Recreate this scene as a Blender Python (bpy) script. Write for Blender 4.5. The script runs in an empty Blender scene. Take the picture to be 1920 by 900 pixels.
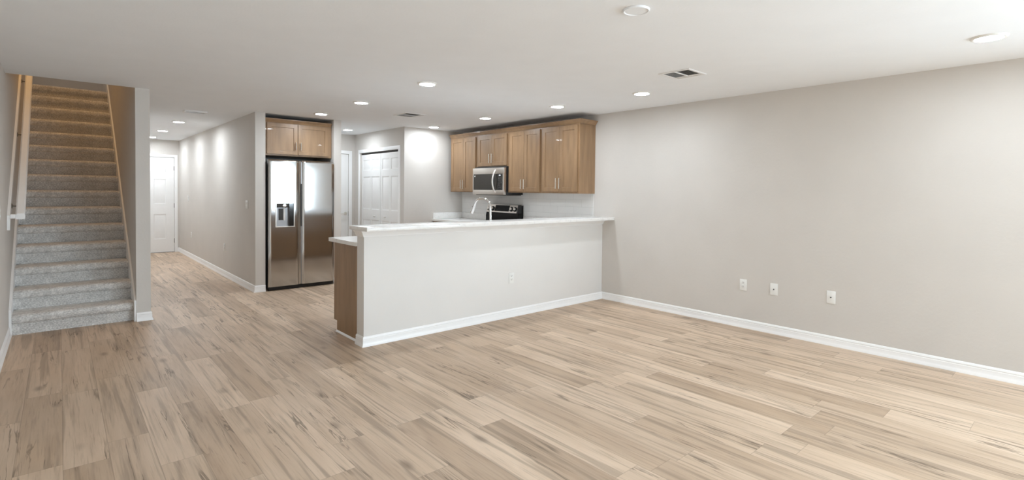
import bpy, bmesh, math, random
from mathutils import Vector, Matrix
random.seed(7)
S = bpy.context.scene
COL = S.collection

# ------------------------------------------------------------------ camera, sky, big light, exposure
F, PCY = 962.17, 380.97                      # focal length and principal row in pixels of a 1920x900 frame
yaw, pitch, roll, EYE = -0.723, -0.0231, 0.0105, 1.4065
rt = Vector((math.cos(yaw), math.sin(yaw), 0)); fw = Vector((-math.sin(yaw), math.cos(yaw), 0)); up = Vector((0, 0, 1))
fw, up = math.cos(pitch)*fw + math.sin(pitch)*up, -math.sin(pitch)*fw + math.cos(pitch)*up
rt, up = math.cos(roll)*rt + math.sin(roll)*up, -math.sin(roll)*rt + math.cos(roll)*up
cd = bpy.data.cameras.new('camera'); cam = bpy.data.objects.new('camera', cd); COL.objects.link(cam)
cd.sensor_fit = 'HORIZONTAL'; cd.sensor_width = 36; cd.lens = F/1920*36; cd.shift_y = (PCY-450)/1920
cd.clip_start = 0.05; cd.clip_end = 60
cam.matrix_world = Matrix(((rt.x, up.x, -fw.x, 0), (rt.y, up.y, -fw.y, 0), (rt.z, up.z, -fw.z, EYE), (0, 0, 0, 1)))
S.camera = cam

LENS = 172.0          # recessed lens emission
DAY = 105.0           # daylight through an unseen patio door behind the camera
SIDE = 235.0          # daylight through an unseen side window added behind the camera
WARM = 9.0           # unseen warm lamp added above the stairs
S.view_settings.view_transform = 'Standard'; S.view_settings.look = 'None'
S.view_settings.exposure = 0.22; S.view_settings.gamma = 1.0; S.view_settings.use_curve_mapping = False
W = bpy.data.worlds.new('sky'); S.world = W; W.use_nodes = True
W.node_tree.nodes['Background'].inputs[0].default_value = (0.80, 0.90, 1.0, 1)
W.node_tree.nodes['Background'].inputs[1].default_value = 1.2
S.cycles.use_denoising = True
S.cycles.max_bounces = 12; S.cycles.diffuse_bounces = 8; S.cycles.sample_clamp_indirect = 6

XR_ = 5.3875
def area(name, loc, rot, sx, sy, power, col):
    l = bpy.data.lights.new(name, 'AREA'); l.shape = 'RECTANGLE'; l.size = sx; l.size_y = sy
    l.energy = power; l.color = col
    o = bpy.data.objects.new(name, l); o.location = loc; o.rotation_euler = rot; COL.objects.link(o); return o
area('daylight', (4.0, -6.06, 1.08), (math.radians(90), 0, 0), 2.2, 2.0, DAY, (0.71, 0.875, 1.0))
area('added_side_daylight', (XR_+0.06, -2.4, 1.35), (math.radians(90), 0, math.radians(90)), 1.9, 1.3, SIDE, (0.71, 0.875, 1.0))
area('unseen_stair_lamp', (0.12, 8.7, 5.1), (0, 0, 0), 0.5, 0.5, WARM, (1.0, 0.57, 0.22)).data.spread = math.radians(120)
area('landing_fill_light', (0.12, 11.2, 5.1), (0, 0, 0), 0.4, 0.4, 5.0, (1.0, 0.93, 0.85))  # unseen fill light added to brighten the landing wall

# ------------------------------------------------------------------ dimensions (metres)
H = 2.44
XL, XR = -0.363, 5.3875
YB = -6.0
XS, XC, YS = 0.597, 0.722, 6.607            # stair wall faces, its front end
XW, XW2, YF, YD = 1.982, 2.110, 7.482, 13.32  # hall wall, alcove side, alcove front, hall end
XA, XA2 = 3.061, 3.176                      # stub wall right of the refrigerator
XP, YP, YK = 4.217, 7.44, 9.31              # closet side wall, its front, back wall
YH, YH2, XH = 4.289, 4.430, 2.031           # half wall

# ------------------------------------------------------------------ materials
MATS = {}
def nodes(name):
    m = bpy.data.materials.new(name); m.use_nodes = True; nt = m.node_tree
    b = nt.nodes['Principled BSDF']; MATS[name] = m
    return m, nt, b
def N(nt, t, **k):
    n = nt.nodes.new(t)
    for a, v in k.items():
        if a.startswith('i_'): n.inputs[int(a[2:])].default_value = v
        else: setattr(n, a, v)
    return n
def L(nt, a, ao, b, bi): nt.links.new(a.outputs[ao], b.inputs[bi])
def rgb(c): return (c[0], c[1], c[2], 1)
def mat(name, col, rough=0.5, metal=0.0, noise=0.03, nscale=8.0, stretch=(1, 1, 1), bump=0.0, bscale=60.0, coat=0.0, spec=0.5, aniso=0.0):
    m, nt, b = nodes(name)
    tc = N(nt, 'ShaderNodeTexCoord'); mp = N(nt, 'ShaderNodeMapping'); mp.inputs['Scale'].default_value = stretch
    L(nt, tc, 'Object', mp, 0)
    nz = N(nt, 'ShaderNodeTexNoise'); nz.inputs['Scale'].default_value = nscale; nz.inputs['Detail'].default_value = 4
    L(nt, mp, 0, nz, 'Vector')
    cr = N(nt, 'ShaderNodeValToRGB')
    cr.color_ramp.elements[0].position = 0.3; cr.color_ramp.elements[1].position = 0.7
    cr.color_ramp.elements[0].color = rgb([c*(1-noise) for c in col]); cr.color_ramp.elements[1].color = rgb([min(1, c*(1+noise)) for c in col])
    L(nt, nz, 'Fac', cr, 0); L(nt, cr, 0, b, 'Base Color')
    b.inputs['Roughness'].default_value = rough; b.inputs['Metallic'].default_value = metal
    b.inputs['Coat Weight'].default_value = coat; b.inputs['Specular IOR Level'].default_value = spec
    if aniso: b.inputs['Anisotropic'].default_value = aniso
    if bump:
        n2 = N(nt, 'ShaderNodeTexNoise'); n2.inputs['Scale'].default_value = bscale; n2.inputs['Detail'].default_value = 3
        L(nt, mp, 0, n2, 'Vector')
        bp = N(nt, 'ShaderNodeBump'); bp.inputs['Strength'].default_value = bump; bp.inputs['Distance'].default_value = 0.004
        L(nt, n2, 'Fac', bp, 'Height'); L(nt, bp, 0, b, 'Normal')
    return m
def emis(name, col, s):
    m, nt, b = nodes(name)
    b.inputs['Base Color'].default_value = rgb(col); b.inputs['Emission Color'].default_value = rgb(col)
    b.inputs['Emission Strength'].default_value = s; return m

mat('wall_paint', (0.64, 0.61, 0.575), 0.75, noise=0.015, nscale=3, bump=0.22, bscale=45, spec=0.25)
mat('lit_wall_paint', (0.78, 0.765, 0.745), 0.7, noise=0.01, nscale=3, bump=0.06, bscale=45, spec=0.25)  # wall paint with the light on the half wall put into its colour
mat('ceiling_paint', (0.85, 0.875, 0.905), 0.85, noise=0.01, nscale=4, bump=0.15, bscale=55, spec=0.2)
mat('trim_white', (0.90, 0.90, 0.90), 0.35, noise=0.01)
mat('door_white', (0.84, 0.84, 0.835), 0.4, noise=0.01)
mat('plate_white', (0.83, 0.83, 0.81), 0.3, noise=0.01)
mat('slot_dark', (0.03, 0.03, 0.03), 0.6)
mat('duct_shade', (0.16, 0.16, 0.16), 0.8)
mat('vent_white', (0.80, 0.80, 0.80), 0.45, noise=0.01)
mat('cabinet_wood', (0.290, 0.178, 0.095), 0.38, noise=0.16, nscale=3.2, stretch=(5, 5, 0.7), bump=0.03, bscale=30, coat=0.15)
mat('cabinet_inside', (0.10, 0.06, 0.035), 0.6)
mat('nickel', (0.78, 0.75, 0.70), 0.25, 1.0, noise=0.02)
mat('chrome', (0.80, 0.80, 0.80), 0.10, 1.0, noise=0.01)
mat('stainless', (0.52, 0.515, 0.51), 0.14, 1.0, noise=0.02, nscale=30, stretch=(0.2, 1, 8), bump=0.02, bscale=1.2)
mat('stainless_warm', (0.74, 0.70, 0.66), 0.3, 1.0, noise=0.02, nscale=30, stretch=(0.2, 1, 8))
mat('dispenser_grey', (0.42, 0.42, 0.43), 0.35, 0.6)
mat('black_plastic', (0.012, 0.012, 0.013), 0.35)
mat('black_glass', (0.035, 0.030, 0.024), 0.06, spec=0.6)
mat('panel_glass', (0.02, 0.019, 0.018), 0.10, spec=0.6)
mat('charcoal', (0.05, 0.048, 0.045), 0.5)
mat('dark_metal', (0.25, 0.24, 0.22), 0.35, 1.0)
mat('range_black', (0.006, 0.006, 0.006), 0.45, spec=0.25)
emis('lens_glow', (0.855, 0.935, 1.0), LENS)
emis('lens_glow_hall', (0.87, 0.94, 1.0), LENS*1.45)   # hall lenses boosted to brighten the hall walls
emis('display_glow', (0.9, 0.95, 1.0), 1.3)

def quartz():
    m, nt, b = nodes('quartz')
    tc = N(nt, 'ShaderNodeTexCoord')
    n1 = N(nt, 'ShaderNodeTexNoise'); n1.inputs['Scale'].default_value = 26; n1.inputs['Detail'].default_value = 6; n1.inputs['Roughness'].default_value = 0.65
    L(nt, tc, 'Object', n1, 'Vector')
    cr = N(nt, 'ShaderNodeValToRGB'); e = cr.color_ramp.elements
    e[0].position = 0.36; e[0].color = (0.80, 0.79, 0.775, 1); e[1].position = 0.50; e[1].color = (0.87, 0.865, 0.85, 1)
    L(nt, n1, 'Fac', cr, 0); L(nt, cr, 0, b, 'Base Color'); b.inputs['Roughness'].default_value = 0.14
quartz()

def tile():
    m, nt, b = nodes('white_tile')
    tc = N(nt, 'ShaderNodeTexCoord'); mp = N(nt, 'ShaderNodeMapping'); mp.inputs['Rotation'].default_value = (math.radians(90), 0, math.radians(90))
    sx = N(nt, 'ShaderNodeSeparateXYZ'); cx = N(nt, 'ShaderNodeCombineXYZ')
    L(nt, tc, 'Object', sx, 0); L(nt, sx, 'Y', cx, 'X'); L(nt, sx, 'Z', cx, 'Y')
    br = N(nt, 'ShaderNodeTexBrick'); br.offset = 0.5
    br.inputs['Scale'].default_value = 1.0; br.inputs['Brick Width'].default_value = 0.30; br.inputs['Row Height'].default_value = 0.10
    br.inputs['Mortar Size'].default_value = 0.002; br.inputs['Mortar Smooth'].default_value = 0.2
    br.inputs['Color1'].default_value = (0.80, 0.80, 0.79, 1); br.inputs['Color2'].default_value = (0.775, 0.775, 0.765, 1); br.inputs['Mortar'].default_value = (0.66, 0.66, 0.65, 1)
    L(nt, cx, 0, br, 'Vector'); L(nt, br, 'Color', b, 'Base Color'); b.inputs['Roughness'].default_value = 0.12
    bp = N(nt, 'ShaderNodeBump'); bp.invert = True; bp.inputs['Strength'].default_value = 0.3; bp.inputs['Distance'].default_value = 0.002
    L(nt, br, 'Fac', bp, 'Height'); L(nt, bp, 0, b, 'Normal')
tile()

def carpet():
    m, nt, b = nodes('carpet')
    tc = N(nt, 'ShaderNodeTexCoord')
    n1 = N(nt, 'ShaderNodeTexNoise'); n1.inputs['Scale'].default_value = 120; n1.inputs['Detail'].default_value = 3
    n2 = N(nt, 'ShaderNodeTexNoise'); n2.inputs['Scale'].default_value = 22; n2.inputs['Detail'].default_value = 4
    mp = N(nt, 'ShaderNodeMapping'); mp.inputs['Scale'].default_value = (0.55, 1, 1)
    L(nt, tc, 'Object', mp, 0); L(nt, mp, 0, n1, 'Vector'); L(nt, mp, 0, n2, 'Vector')
    mx = N(nt, 'ShaderNodeMath', operation='MULTIPLY_ADD'); mx.inputs[1].default_value = 0.7
    m2 = N(nt, 'ShaderNodeMath', operation='MULTIPLY'); m2.inputs[1].default_value = 0.3
    L(nt, n2, 'Fac', m2, 0); L(nt, n1, 'Fac', mx, 0); L(nt, m2, 0, mx, 2)
    cr = N(nt, 'ShaderNodeValToRGB'); e = cr.color_ramp.elements
    e[0].position = 0.34; e[0].color = (0.40, 0.39, 0.38, 1); e[1].position = 0.64; e[1].color = (0.85, 0.835, 0.81, 1)
    L(nt, mx, 0, cr, 0); L(nt, cr, 0, b, 'Base Color'); b.inputs['Roughness'].default_value = 1.0
    b.inputs['Specular IOR Level'].default_value = 0.05; b.inputs['Sheen Weight'].default_value = 0.2
    bp = N(nt, 'ShaderNodeBump'); bp.inputs['Strength'].default_value = 0.8; bp.inputs['Distance'].default_value = 0.008
    L(nt, mx, 0, bp, 'Height'); L(nt, bp, 0, b, 'Normal')
carpet()

def planks():
    m, nt, b = nodes('oak_planks')
    tc = N(nt, 'ShaderNodeTexCoord'); sp = N(nt, 'ShaderNodeSeparateXYZ'); L(nt, tc, 'Object', sp, 0)
    def mth(op, a, bb=None, c=None):
        n = N(nt, 'ShaderNodeMath', operation=op)
        for i, v in enumerate((a, bb, c)):
            if v is None: continue
            if isinstance(v, (int, float)): n.inputs[i].default_value = v
            else: nt.links.new(v, n.inputs[i])
        return n.outputs[0]
    X, Y = sp.outputs['X'], sp.outputs['Y']
    u = mth('DIVIDE', mth('SUBTRACT', X, 0.004), 0.1855)
    row = mth('FLOOR', u); fu = mth('SUBTRACT', u, row)
    wn = N(nt, 'ShaderNodeTexWhiteNoise', noise_dimensions='1D'); nt.links.new(row, wn.inputs['W'])
    v = mth('ADD', mth('DIVIDE', Y, 1.22), mth('MULTIPLY', wn.outputs['Value'], 7.31))
    idv = mth('FLOOR', v); fv = mth('SUBTRACT', v, idv)
    cid = N(nt, 'ShaderNodeCombineXYZ'); nt.links.new(row, cid.inputs[0]); nt.links.new(idv, cid.inputs[1])
    wp = N(nt, 'ShaderNodeTexWhiteNoise', noise_dimensions='2D'); L(nt, cid, 0, wp, 'Vector')
    rnd = wp.outputs['Value']
    # grain space, shifted per plank
    def grain(sx, sy, off, scale, detail, dist=0.0, rough=0.55):
        c = N(nt, 'ShaderNodeCombineXYZ')
        nt.links.new(mth('MULTIPLY', X, sx), c.inputs[0]); nt.links.new(mth('MULTIPLY', Y, sy), c.inputs[1])
        nt.links.new(mth('MULTIPLY_ADD', rnd, 37.0, off), c.inputs[2])
        n = N(nt, 'ShaderNodeTexNoise'); n.inputs['Scale'].default_value = scale; n.inputs['Detail'].default_value = detail
        n.inputs['Distortion'].default_value = dist; n.inputs['Roughness'].default_value = rough
        L(nt, c, 0, n, 'Vector'); return n.outputs['Fac'], c
    fine, _ = grain(60, 2.2, 1.0, 1.6, 5, 0.3)
    broad, _ = grain(9, 1.0, 9.0, 1.3, 4, 0.8)
    vein, _ = grain(8, 0.42, 21.0, 1.5, 5, 0.9)
    streak, _ = grain(16, 0.55, 33.0, 1.5, 3, 0.4)
    warm, _ = grain(3, 1.2, 55.0, 1.4, 2)
    # base tone per plank
    cr = N(nt, 'ShaderNodeValToRGB'); e = cr.color_ramp.elements
    e[0].position = 0.0; e[0].color = (0.365, 0.255, 0.170, 1); e[1].position = 1.0; e[1].color = (0.70, 0.545, 0.410, 1)
    t = mth('ADD', mth('MULTIPLY', rnd, 0.62), mth('MULTIPLY', broad, 0.85)); t = mth('SUBTRACT', t, 0.14)
    nt.links.new(t, cr.inputs[0])
    def mixc(fac, c1, c2, mode='MIX'):
        n = N(nt, 'ShaderNodeMix', data_type='RGBA', blend_type=mode)
        if isinstance(fac, (int, float)): n.inputs[0].default_value = fac
        else: nt.links.new(fac, n.inputs[0])
        nt.links.new(c1, n.inputs[6])
        if isinstance(c2, tuple): n.inputs[7].default_value = c2
        else: nt.links.new(c2, n.inputs[7])
        return n.outputs[2]
    col = cr.outputs[0]
    def sstep(x, lo, hi):
        n = N(nt, 'ShaderNodeMapRange', interpolation_type='SMOOTHSTEP'); n.inputs[1].default_value = lo; n.inputs[2].default_value = hi
        nt.links.new(x, n.inputs[0]); return n.outputs[0]
    col = mixc(mth('MULTIPLY', sstep(warm, 0.45, 0.7), 0.35), col, (0.55, 0.40, 0.275, 1))
    col = mixc(mth('MULTIPLY', sstep(fine, 0.50, 0.72), 0.30), col, (0.21, 0.150, 0.100, 1))
    col = mixc(mth('MULTIPLY', sstep(streak, 0.50, 0.66), 0.50), col, (0.235, 0.172, 0.120, 1))
    # dark mineral veins: a thin band of the noise, where a second noise allows it
    band = mth('SUBTRACT', 1.0, sstep(mth('ABSOLUTE', mth('SUBTRACT', vein, 0.5)), 0.003, 0.022))
    gate, _ = grain(4, 1.3, 80.0, 1.3, 2)
    band = mth('MULTIPLY', band, sstep(gate, 0.48, 0.62))
    col = mixc(mth('MULTIPLY', band, 0.68), col, (0.115, 0.078, 0.050, 1))
    # sparse knots
    c = N(nt, 'ShaderNodeCombineXYZ'); nt.links.new(mth('MULTIPLY', X, 3.2), c.inputs[0]); nt.links.new(mth('MULTIPLY', Y, 1.5), c.inputs[1]); nt.links.new(mth('MULTIPLY', rnd, 19.0), c.inputs[2])
    vo = N(nt, 'ShaderNodeTexVoronoi'); vo.inputs['Scale'].default_value = 1.0; L(nt, c, 0, vo, 'Vector')
    kd = mth('ADD', vo.outputs['Distance'], mth('MULTIPLY', fine, 0.12))
    knot = mth('SUBTRACT', 1.0, sstep(kd, 0.08, 0.20))
    col = mixc(mth('MULTIPLY', knot, 0.5), col, (0.12, 0.080, 0.052, 1))
    # seams
    eu = mth('MULTIPLY', mth('MINIMUM', fu, mth('SUBTRACT', 1.0, fu)), 0.1855)
    ev = mth('MULTIPLY', mth('MINIMUM', fv, mth('SUBTRACT', 1.0, fv)), 1.22)
    ed = mth('MINIMUM', eu, ev)
    seam = mth('SUBTRACT', 1.0, sstep(ed, 0.0006, 0.0022))
    col = mixc(mth('MULTIPLY', seam, 0.40), col, (0.13, 0.095, 0.065, 1))
    nt.links.new(col, b.inputs['Base Color'])
    b.inputs['Roughness'].default_value = 0.48; b.inputs['Specular IOR Level'].default_value = 0.35
    bp = N(nt, 'ShaderNodeBump'); bp.inputs['Strength'].default_value = 0.12; bp.inputs['Distance'].default_value = 0.002
    nt.links.new(mth('SUBTRACT', fine, seam), bp.inputs['Height']); L(nt, bp, 0, b, 'Normal')
planks()

# ------------------------------------------------------------------ mesh helpers
class MB:
    """Collects shapes into one mesh, several material slots."""
    def __init__(s): s.bm = bmesh.new(); s.mats = []
    def mi(s, m):
        if m not in s.mats: s.mats.append(m)
        return s.mats.index(m)
    def poly(s, vs, faces, m, smooth=False):
        bv = [s.bm.verts.new(v) for v in vs]; i = s.mi(m); out = []
        for f in faces:
            try: fc = s.bm.faces.new([bv[k] for k in f])
            except ValueError: continue
            fc.material_index = i; fc.smooth = smooth; out.append(fc)
        return bv, out
    def box(s, x0, x1, y0, y1, z0, z1, m, bev=0.0, seg=2):
        vs = [(x, y, z) for x in (x0, x1) for y in (y0, y1) for z in (z0, z1)]
        fs = [(0, 1, 3, 2), (4, 6, 7, 5), (0, 4, 5, 1), (2, 3, 7, 6), (0, 2, 6, 4), (1, 5, 7, 3)]
        bv, fc = s.poly(vs, fs, m)
        if bev:
            es = {e for f in fc for e in f.edges}
            r = bmesh.ops.bevel(s.bm, geom=list(es), offset=bev, segments=seg, profile=0.5, affect='EDGES', clamp_overlap=True)
            for f in r['faces']: f.material_index = s.mi(m); f.smooth = True
        return s
    def prism(s, pts, axis, a, b, m, smooth=False, caps=True):
        """extrude a 2-D polygon along an axis from a to b; pts are the two other coordinates in xyz order"""
        def P(p, t):
            return {'x': (t, p[0], p[1]), 'y': (p[0], t, p[1]), 'z': (p[0], p[1], t)}[axis]
        n = len(pts); vs = [P(p, a) for p in pts] + [P(p, b) for p in pts]
        fs = [(i, (i+1) % n, n+(i+1) % n, n+i) for i in range(n)]
        bv, f1 = s.poly(vs, fs, m, smooth)
        if caps:
            i = s.mi(m)
            for seq in (bv[:n][::-1], bv[n:]):
                f = s.bm.faces.new(seq); f.material_index = i
        return s
    def lathe(s, prof, c, axis, m, seg=32, smooth=True):
        """revolve (radius, height) pairs about an axis through c"""
        c = Vector(c); ring = []; vs = []
        for r, h in prof:
            idx = []
            if r < 1e-6:
                vs.append(_ax(c, axis, 0, 0, h)); idx = [len(vs)-1]*seg
            else:
                for k in range(seg):
                    a = 2*math.pi*k/seg; vs.append(_ax(c, axis, r*math.cos(a), r*math.sin(a), h)); idx.append(len(vs)-1)
            ring.append(idx)
        fs = []
        for i in range(len(ring)-1):
            for k in range(seg):
                q = (ring[i][k], ring[i][(k+1) % seg], ring[i+1][(k+1) % seg], ring[i+1][k])
                q = tuple(dict.fromkeys(q))
                if len(q) >= 3: fs.append(q)
        s.poly(vs, fs, m, smooth); return s
    def tube(s, pts, r, m, seg=12, cap=True):
        pts = [Vector(p) for p in pts]; rs = r if isinstance(r, (list, tuple)) else [r]*len(pts)
        rings = []; vs = []; prev = None
        for i, p in enumerate(pts):
            t = (pts[min(i+1, len(pts)-1)] - pts[max(i-1, 0)]).normalized()
            if prev is None:
                a = Vector((0, 0, 1)) if abs(t.z) < 0.9 else Vector((1, 0, 0)); n = t.cross(a).normalized()
            else: n = (prev - t*prev.dot(t)).normalized()
            prev = n; bb = t.cross(n); ids = []
            for k in range(seg):
                a = 2*math.pi*k/seg; vs.append(p + rs[i]*(math.cos(a)*n + math.sin(a)*bb)); ids.append(len(vs)-1)
            rings.append(ids)
        fs = [(rings[i][k], rings[i][(k+1) % seg], rings[i+1][(k+1) % seg], rings[i+1][k]) for i in range(len(pts)-1) for k in range(seg)]
        if cap: fs += [tuple(rings[0][::-1]), tuple(rings[-1])]
        s.poly(vs, fs, m, True); return s
    def sweep(s, path, prof, m, side=1, z=0.0):
        """profile (offset, height) swept along a plan polyline with mitred corners; side +1 offsets to the left of travel"""
        n = len(path); P = [Vector(p) for p in path]; dirs = [(P[i+1]-P[i]).normalized() for i in range(n-1)]
        nor = [Vector((-d.y, d.x))*side for d in dirs]; vs = []; k = len(prof)
        for i in range(n):
            if i == 0: mv = nor[0]
            elif i == n-1: mv = nor[-1]
            else:
                a = nor[i-1]+nor[i]; mv = a/(1+nor[i-1].dot(nor[i]))
            for o, h in prof: vs.append((P[i].x+mv.x*o, P[i].y+mv.y*o, z+h))
        fs = [(i*k+j, i*k+(j+1) % k, (i+1)*k+(j+1) % k, (i+1)*k+j) for i in range(n-1) for j in range(k)]
        fs += [tuple(range(k))[::-1], tuple((n-1)*k+j for j in range(k))]
        s.poly(vs, fs, m); return s
    def panel(s, x0, x1, z0, z1, y, t, panels, m, style='shaker'):
        """door leaf facing -Y: front at y, thickness t, with recessed or raised panels (u0,u1,v0,v1 in x and z)"""
        us = sorted({x0, x1, *[p[0] for p in panels], *[p[1] for p in panels]}); vz = sorted({z0, z1, *[p[2] for p in panels], *[p[3] for p in panels]})
        b = 0.0025; cache = {}; vs = []; fs = []
        def V(x, yy, z):
            k = (round(x, 5), round(yy, 5), round(z, 5))
            if k not in cache: cache[k] = len(vs); vs.append((x, yy, z))
            return cache[k]
        for i in range(len(us)-1):
            for j in range(len(vz)-1):
                a, c, d, e = us[i], us[i+1], vz[j], vz[j+1]
                pan = [p for p in panels if abs(p[0]-a) < 1e-6 and abs(p[1]-c) < 1e-6 and abs(p[2]-d) < 1e-6 and abs(p[3]-e) < 1e-6]
                def rect(ins, dep): return [V(a+ins, y+dep, d+ins), V(c-ins, y+dep, d+ins), V(c-ins, y+dep, e-ins), V(a+ins, y+dep, e-ins)]
                if not pan: fs.append(tuple(rect(0, 0))); continue
                rings = [(0, 0), (0.003, 0.009)] if style == 'shaker' else [(0, 0), (0.004, 0.007), (0.016, 0.009), (0.020, 0.009), (0.040, 0.003)]
                R = [rect(*q) for q in rings]
                for q in range(len(R)-1):
                    for w in range(4): fs.append((R[q][w], R[q][(w+1) % 4], R[q+1][(w+1) % 4], R[q+1][w]))
                fs.append(tuple(R[-1]))
        yb = y+t
        for i in range(len(us)-1):
            fs.append((V(us[i], y, z0), V(us[i], yb, z0), V(us[i+1], yb, z0), V(us[i+1], y, z0)))
            fs.append((V(us[i], y, z1), V(us[i+1], y, z1), V(us[i+1], yb, z1), V(us[i], yb, z1)))
        for j in range(len(vz)-1):
            fs.append((V(x0, y, vz[j]), V(x0, y, vz[j+1]), V(x0, yb, vz[j+1]), V(x0, yb, vz[j])))
            fs.append((V(x1, y, vz[j]), V(x1, yb, vz[j]), V(x1, yb, vz[j+1]), V(x1, y, vz[j+1])))
        bottom = [V(u, yb, z0) for u in us]; right = [V(x1, yb, v) for v in vz[1:]]; top = [V(u, yb, z1) for u in us[::-1][1:]]; left = [V(x0, yb, v) for v in vz[::-1][1:-1]]
        fs.append(tuple(bottom+right+top+left)[::-1])
        s.poly(vs, fs, m); return s
    def build(s, name, parent=None, angle=35):
        bmesh.ops.recalc_face_normals(s.bm, faces=s.bm.faces)
        me = bpy.data.meshes.new(name); s.bm.to_mesh(me); s.bm.free()
        for m in s.mats: me.materials.append(MATS[m])
        try: me.set_sharp_from_angle(angle=math.radians(angle))
        except Exception: pass
        o = bpy.data.objects.new(name, me); COL.objects.link(o)
        if parent: o.parent = parent
        return o
def _ax(c, axis, a, b, h):
    return {'z': (c[0]+a, c[1]+b, c[2]+h), 'y': (c[0]+a, c[1]+h, c[2]+b), 'x': (c[0]+h, c[1]+a, c[2]+b)}[axis]
def tag(o, label, cat, group=None):
    o['label'] = label; o['category'] = cat
    if group: o['group'] = group
    return o
def thing(name, loc, label, cat, rz=0.0, group=None):
    o = bpy.data.objects.new(name, None); o.empty_display_size = 0.1; COL.objects.link(o)
    o.location = loc; o.rotation_euler = (0, 0, rz); return tag(o, label, cat, group)
def struct(o): o['kind'] = 'structure'; return o
def dup(root, loc, label, rz=None):
    r = root.copy(); COL.objects.link(r); r.location = loc; r['label'] = label
    if rz is not None: r.rotation_euler = (0, 0, rz)
    for ch in list(root.children):
        c = ch.copy(); COL.objects.link(c); c.parent = r
        for g in list(ch.children):
            d = g.copy(); COL.objects.link(d); d.parent = c
    return r

# ------------------------------------------------------------------ room shell
T = 0.12
struct(MB().box(XL-T, XR+T, YB-T, YD+T, -0.12, 0, 'oak_planks').build('floor'))
struct(MB().prism([(XL-T, YB-T), (XR+T, YB-T), (XR+T, YD+T), (XS+0.06, YD+T), (XS+0.06, YS), (XL-T, YS)], 'z', H, H+0.34, 'ceiling_paint').build('ceiling'))
WY0, WY1, WZ0, WZ1 = -3.4, -1.4, 0.68, 2.02      # unseen side window, added behind the camera for its light
wr = MB()
wr.box(XR, XR+T, WY1, YD+T, 0, H, 'wall_paint').box(XR, XR+T, YB-T, WY0, 0, H, 'wall_paint')
wr.box(XR, XR+T, WY0, WY1, 0, WZ0, 'wall_paint').box(XR, XR+T, WY0, WY1, WZ1, H, 'wall_paint')
struct(wr.build('wall_right'))
wf = MB()
for y0, y1 in ((WY0, WY0+0.05), (-2.425, -2.375), (WY1-0.05, WY1)): wf.box(XR+0.07, XR+0.115, y0, y1, WZ0, WZ1, 'trim_white')
wf.box(XR+0.07, XR+0.115, WY0, WY1, WZ0, WZ0+0.05, 'trim_white').box(XR+0.07, XR+0.115, WY0, WY1, WZ1-0.05, WZ1, 'trim_white')
struct(wf.build('added_window_1'))
struct(MB().box(XL-T, XL, YB-T, 12.2, 0, 5.3, 'wall_paint').build('wall_left'))
# back wall behind the camera with an unseen patio door opening for the daylight
struct(MB().prism([(XL, 0), (2.8, 0), (2.8, 2.08), (5.2, 2.08), (5.2, 0), (XR, 0), (XR, H), (XL, H)], 'y', YB-T, YB, 'wall_paint').build('wall_back'))
fr = MB()
for x0, x1 in ((2.8, 2.86), (3.96, 4.04), (5.14, 5.2)): fr.box(x0, x1, YB-0.08, YB-0.03, 0.05, 2.03, 'trim_white')
fr.box(2.8, 5.2, YB-0.08, YB-0.03, 2.03, 2.08, 'trim_white').box(2.8, 5.2, YB-0.08, YB-0.03, 0, 0.05, 'trim_white')
struct(fr.build('door_4'))
# stairwell
struct(MB().box(XS, XC, YS, YD, 0, 5.3, 'wall_paint').build('wall_stair'))
struct(MB().box(XL, XS, YS-0.12, YS, H+0.34, 5.3, 'wall_paint').build('wall_stair_header'))
struct(MB().box(XL, XS, 12.0, 12.12, 0, 5.3, 'wall_paint').build('wall_landing'))
struct(MB().box(XL-T, XC, YS-0.12, 12.2, 5.3, 5.4, 'ceiling_paint').build('ceiling_landing'))
# hall
struct(MB().box(XW, XW2, YF, YD, 0, H, 'wall_paint').build('wall_hall'))
HD0, HD1, HDH = 1.055, 1.893, 2.068
struct(MB().prism([(XC, 0), (HD0, 0), (HD0, HDH), (HD1, HDH), (HD1, 0), (XW2, 0), (XW2, H), (XC, H)], 'y', YD, YD+T, 'wall_paint').build('wall_hall_end'))
# refrigerator alcove, corridor, closet
struct(MB().box(XW2, XA, 8.32, 8.42, 0, H, 'wall_paint').build('wall_alcove'))
struct(MB().box(XA, XA2, YF, YK, 0, H, 'wall_paint').build('wall_stub'))
BD0, BD1, BDH = 3.270, 4.098, 2.075
struct(MB().prism([(XA2, 0), (BD0, 0), (BD0, BDH), (BD1, BDH), (BD1, 0), (XR, 0), (XR, H), (XA2, H)], 'y', YK, YK+T, 'wall_paint').build('wall_kitchen_back'))
CD0, CD1, CDH = 7.625, 9.075, 2.085
struct(MB().prism([(YP, 0), (CD0, 0), (CD0, CDH), (CD1, CDH), (CD1, 0), (YK, 0), (YK, H), (YP, H)], 'x', XP, XP+0.11, 'wall_paint').build('wall_closet_side'))
struct(MB().box(XP+0.11, XR, YP, YP+0.11, 0, H, 'wall_paint').build('wall_closet_front'))
# half wall
struct(MB().box(XH, XR, YH, YH2, 0, 1.045, 'lit_wall_paint', 0.004).build('wall_half'))

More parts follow.
